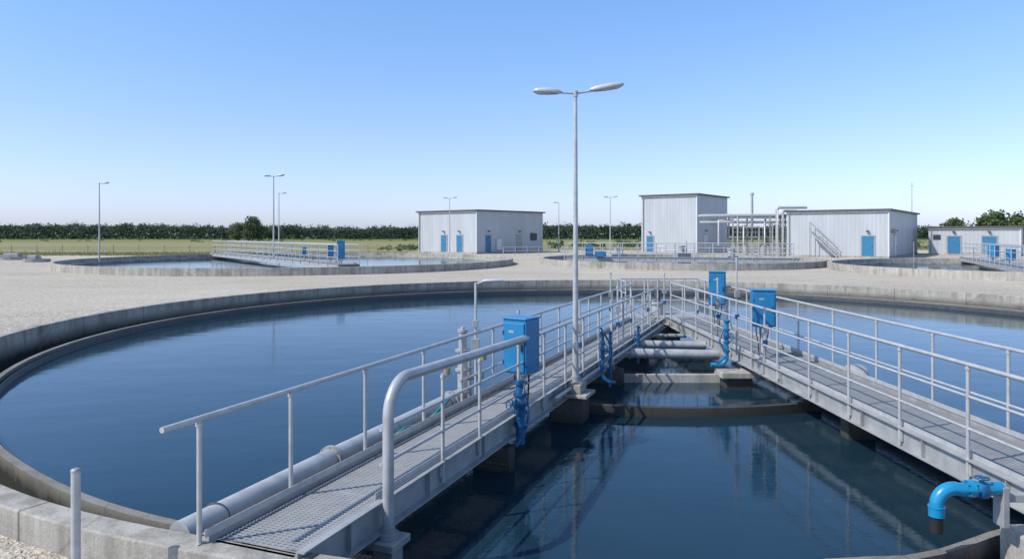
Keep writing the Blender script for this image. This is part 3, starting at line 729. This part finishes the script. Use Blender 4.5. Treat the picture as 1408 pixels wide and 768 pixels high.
MB().tube([(0, 0, 0), (0, 0, 9.5)], [.07, .03], 8).tube([(-.25, 0, 9.0), (.25, 0, 9.0)], .02, 6).obj('mast', M_GALV2, an)
st = thing('access_stair', (33.2, 79.6, 0), math.radians(-34), 'steel access stair against the metal shed', 'stair')
mb = MB()
for i in range(14): mb.box((2.8 - i * .2, 0, .22 + i * .2), (.24, .7, .03))
mb.obj('tread', M_GALV2, st)
mb = MB()
for y in (-.36, .36):
    mb.box((1.5, y, 1.5), (3.95, .04, .2), ry=math.radians(45)); mb.tube([(2.9, y, 1.1), (.1, y, 3.9)], .03, 6); mb.cyl((2.8, y, 0.1), (2.8, y, 1.2), .025, 6); mb.cyl((1.4, y, 1.5), (1.4, y, 2.6), .025, 6); mb.cyl((.1, y, 0), (.1, y, 3.9), .04, 6)
mb.obj('stringer', M_GALV2, st)

def guard(start, end, label, H=1.1, s=1.6):
    a = Vector(start); b = Vector(end); L = (b - a).length; n = max(1, round(L / s))
    e = thing('guard_rail', (a.x, a.y, 0), math.atan2(b.y - a.y, b.x - a.x), label, 'railing', 'guard rails around the yard')
    mb = MB()
    for h in (H, H * .55): mb.tube([(0, 0, h), (L, 0, h)], .035, 6)
    r = mb.obj('rail', M_GALV, e)
    for i in range(n + 1): MB().cyl((L * i / n, 0, 0), (L * i / n, 0, H), .035, 6).obj('post', M_GALV, r)
guard((5.5, 79), (16, 77), 'grey steel guard rail beside a round tank')
guard((17, 79), (30, 79), 'grey steel guard rail in front of the tall building', 1.3)
guard((45.5, 72), (55, 76), 'grey steel guard rail in front of the small shed', 1.2)
guard((-1, 82), (4.5, 84), 'grey steel guard rail beside the metal building')

for (x, y, s, h, lab) in ((9.5, 64.5, 1.6, .7, 'grey machine housing on the round tank'), (19.0, 62.0, 1.1, .6, 'grey machine housing beside the walkway'), (14.4, 60.5, 1.3, .9, 'grey drive housing at the tank centre')):
    e = thing('machine_housing', (x, y, .1), .3, lab, 'machine')
    MB().box((0, 0, h / 2), (s, s * .7, h)).obj('body', M_GALV2, e, bevel=.05)
    MB().cyl((0, 0, h), (0, 0, h + .5), .25, 14).cyl((0, 0, h + .5), (0, 0, h + .6), .3, 14).obj('motor', M_PIPE, e)
    MB().cyl((s * .35, 0, h), (s * .35, 0, h + 1.0), .05, 8).obj('riser', M_GALV, e)

inst((29.6, 52.5, 0), 2.0, 'grey post beside the round tank', False)
for (x, y, R) in ((-50.5, 72.5, 2.2), (-44.0, 66, 1.1)):
    e = thing('access_chamber', (x, y, 0), 0, 'low round concrete access chamber on gravel', 'chamber')
    MB().revolve([(R - .2, .3), (R, .3), (R, 0), (R - .2, 0)], (0, 0), 32).obj('wall', M_CONC2, e)
    MB().revolve([(0.01, .22), (R - .2, .22)], (0, 0), 32, closed=False).obj('cover', M_DARK, e)
    MB().box((-.3, 0, .42), (R * .7, .6, .4)).obj('hatch', M_GALV2, e, bevel=.05)

fe = thing('wire_fence', (-95, 84, 0), 0, 'long low post and wire fence along the meadow', 'fence')
mb = MB()
for h in (.5, .9, 1.2): mb.tube([(0, 0, h), (78, 0, h)], .012, 4)
mb.obj('wire', M_GALV2, fe)
for i in range(27): MB().cyl((i * 3, 0, 0), (i * 3, 0, 1.3), .04, 6).obj('post', M_WPOST, fe)

# ------------------------------------------------------------------ vegetation
def leafquad(vs, fs, c, s):
    a = Vector((random.gauss(0, 1), random.gauss(0, 1), random.gauss(0, 1))).normalized()
    b = a.cross(Vector((random.gauss(0, 1), random.gauss(0, 1), random.gauss(0, 1)))).normalized()
    o = len(vs); k = s * random.uniform(.6, 1.2)
    for u, w in ((-1, -.6), (1, -.5), (.8, .7), (-.7, .6)): vs.append(tuple(c + a * u * k + b * w * k))
    fs.append((o, o + 1, o + 2, o + 3))
def crown(vs, fs, base, h, w, nclump, nleaf, ls):
    for k in range(nclump):
        t = random.uniform(.05, 1); prof = math.sin(math.pi * min(1, .18 + .8 * t)) ** .7
        a = random.uniform(0, 6.28); rr = w * .5 * prof * random.uniform(.2, .95)
        cc = Vector(base) + Vector((rr * math.cos(a), rr * math.sin(a), h * t)); cr = w * random.uniform(.12, .22)
        for i in range(nleaf):
            d = Vector((random.gauss(0, .5), random.gauss(0, .5), random.gauss(0, .38))) * cr
            leafquad(vs, fs, cc + d, ls)
def tree(x, y, H, W, label, mat=None):
    e = thing('tree', (x, y, 0), 0, label, 'tree', 'leafy trees near the plant')
    mb = MB(); mb.tube([(0, 0, -.1), (.05 * H / 8, 0, H * .3), (0, .1, H * .8)], [.03 * H, .02 * H, .006 * H], 8)
    for i in range(6):
        a = i * 1.05 + random.random(); z = H * random.uniform(.3, .6); r = W * .33
        mb.tube([(0, 0, z), (r * .5 * math.cos(a), r * .5 * math.sin(a), z + H * .1), (r * math.cos(a), r * math.sin(a), z + H * .22)], [.011 * H, .007 * H, .002 * H], 6)
    mb.obj('trunk', M_BARK, e)
    vs = []; fs = []; crown(vs, fs, (0, 0, H * .14), H * .84, W, 66, 46, W * .035)
    MB().add(vs, fs).obj('crown', mat or M_LEAF, e)
TL = 'round leafy green tree beyond the meadow'
M_LEAFM = mat_leaf('meadow_tree_leaves', (.11, .15, .09), (.17, .21, .11), .5)
tree(-91, 250, 7.8, 8.5, TL, M_LEAFM); tree(-97, 252, 6.0, 7, TL, M_LEAFM); tree(-85.5, 256, 5.4, 6, TL, M_LEAFM)
TL = 'leafy green tree behind the metal sheds'
for x, y, H, W in ((93, 140, 5.4, 7), (98.5, 145, 6.6, 7.5), (104, 146, 6.2, 7), (88, 142, 5.0, 6), (110, 148, 5.6, 7), (81, 150, 4.4, 6)): tree(x, y, H, W, TL)
vs = []; fs = []
x = -560
while x < 560:
    top = 6.5 + .7 * math.sin(x * .021) + .35 * math.sin(x * .09)
    for k in range(210):      # dense body of the wood
        t = random.random() ** .8; y = 366 + 50 * random.random() ** 2
        leafquad(vs, fs, Vector((x + random.uniform(-2.4, 2.4), y, t * (top - .4))), .7)
    for rep in range(3):      # uneven tops
        y = random.uniform(368, 400); H = top + random.uniform(-.8, .8) + (.9 if random.random() < .05 else 0)
        crown(vs, fs, (x + random.uniform(-4, 4), y, H * .55), H * .45, random.uniform(7, 11), 8, 16, .38)
    x += 4.2
MB().add(vs, fs).obj('distant_wood', M_LEAFD, kind='stuff')
vs = []; fs = []
for i in range(40):
    x = random.uniform(-170, -20); y = random.uniform(230, 330)
    crown(vs, fs, (x, y, -.1), random.uniform(.5, 1.1), random.uniform(2, 5), 4, 12, .22)
for i in range(40):
    x = random.uniform(-22, -11); y = random.uniform(108, 135); crown(vs, fs, (x, y, -.1), random.uniform(.3, .9), random.uniform(1.2, 2.6), 4, 14, .13)
for i in range(80):
    x = random.uniform(4, 110); y = random.uniform(118, 170); crown(vs, fs, (x, y, -.1), random.uniform(.7, 1.5), random.uniform(2, 5), 5, 14, .22)
MB().add(vs, fs).obj('scrub', M_LEAFM, kind='stuff')
vs = []; fs = []
for i in range(9000):
    x = random.uniform(-85, -14); y = 86 + abs(random.gauss(0, 5)) + random.uniform(-1.5, 2); h = random.uniform(.12, .4); a = random.uniform(0, 3.14); w = random.uniform(.04, .12)
    o = len(vs); vs += [(x - w * math.cos(a), y - w * math.sin(a), 0), (x + w * math.cos(a), y + w * math.sin(a), 0), (x + random.uniform(-.1, .1), y, h)]; fs.append((o, o + 1, o + 2))
MB().add(vs, fs).obj('meadow_grass_tufts', mat_leaf('dry_grass', (.20, .21, .09), (.34, .31, .16)), kind='stuff')

# ------------------------------------------------------------------ camera, light, world
cam = bpy.data.cameras.new('camera'); co = bpy.data.objects.new('camera', cam); COL.objects.link(co)
co.location = (0, 0, CAMZ); co.rotation_euler = (math.radians(90), 0, 0)
cam.sensor_width = 36; cam.lens = 36 * FPX / 1408; cam.shift_y = -62 / 1408; cam.clip_end = 6000; cam.clip_start = .1
sc.camera = co
EL = math.radians(46); AZ = Vector((-.88, -.38, 0)).normalized()
sd = Vector((AZ.x * math.cos(EL), AZ.y * math.cos(EL), math.sin(EL)))
sl = bpy.data.lights.new('sun', 'SUN'); so = bpy.data.objects.new('sun', sl); COL.objects.link(so)
sl.energy = 4.5; sl.angle = math.radians(.5); sl.color = (1, .965, .90)
so.rotation_euler = (-sd).to_track_quat('-Z', 'Y').to_euler()
w = bpy.data.worlds.new('World'); sc.world = w; w.use_nodes = True
N = w.node_tree.nodes; L = w.node_tree.links; N.clear()
sky = N.new('ShaderNodeTexSky'); sky.sky_type = 'NISHITA'; sky.sun_disc = False
sky.sun_elevation = EL; sky.sun_rotation = math.atan2(AZ.x, AZ.y)
sky.air_density = 1.0; sky.dust_density = .6; sky.ozone_density = 1.6; sky.altitude = 0
tc = N.new('ShaderNodeTexCoord'); sp = N.new('ShaderNodeSeparateXYZ'); L.new(tc.outputs['Generated'], sp.inputs[0])
rr = ramp(N, [(0, (.84, .95, 1.50)), (.05, (.92, .99, 1.45)), (.124, (.96, 1.02, 1.32)), (.312, (.95, 1.20, 1.46)), (1, (1.15, 1.28, 1.38))]); L.new(sp.outputs[2], rr.inputs[0])
cl = mixc(N, L, sky.outputs[0], rr.outputs[0], 1.0, 'MULTIPLY')
bg = N.new('ShaderNodeBackground'); bg.inputs['Strength'].default_value = .15
ow = N.new('ShaderNodeOutputWorld'); L.new(cl, bg.inputs[0]); L.new(bg.outputs[0], ow.inputs[0])
sc.view_settings.view_transform = 'Standard'; sc.view_settings.look = 'None'; sc.view_settings.exposure = 0
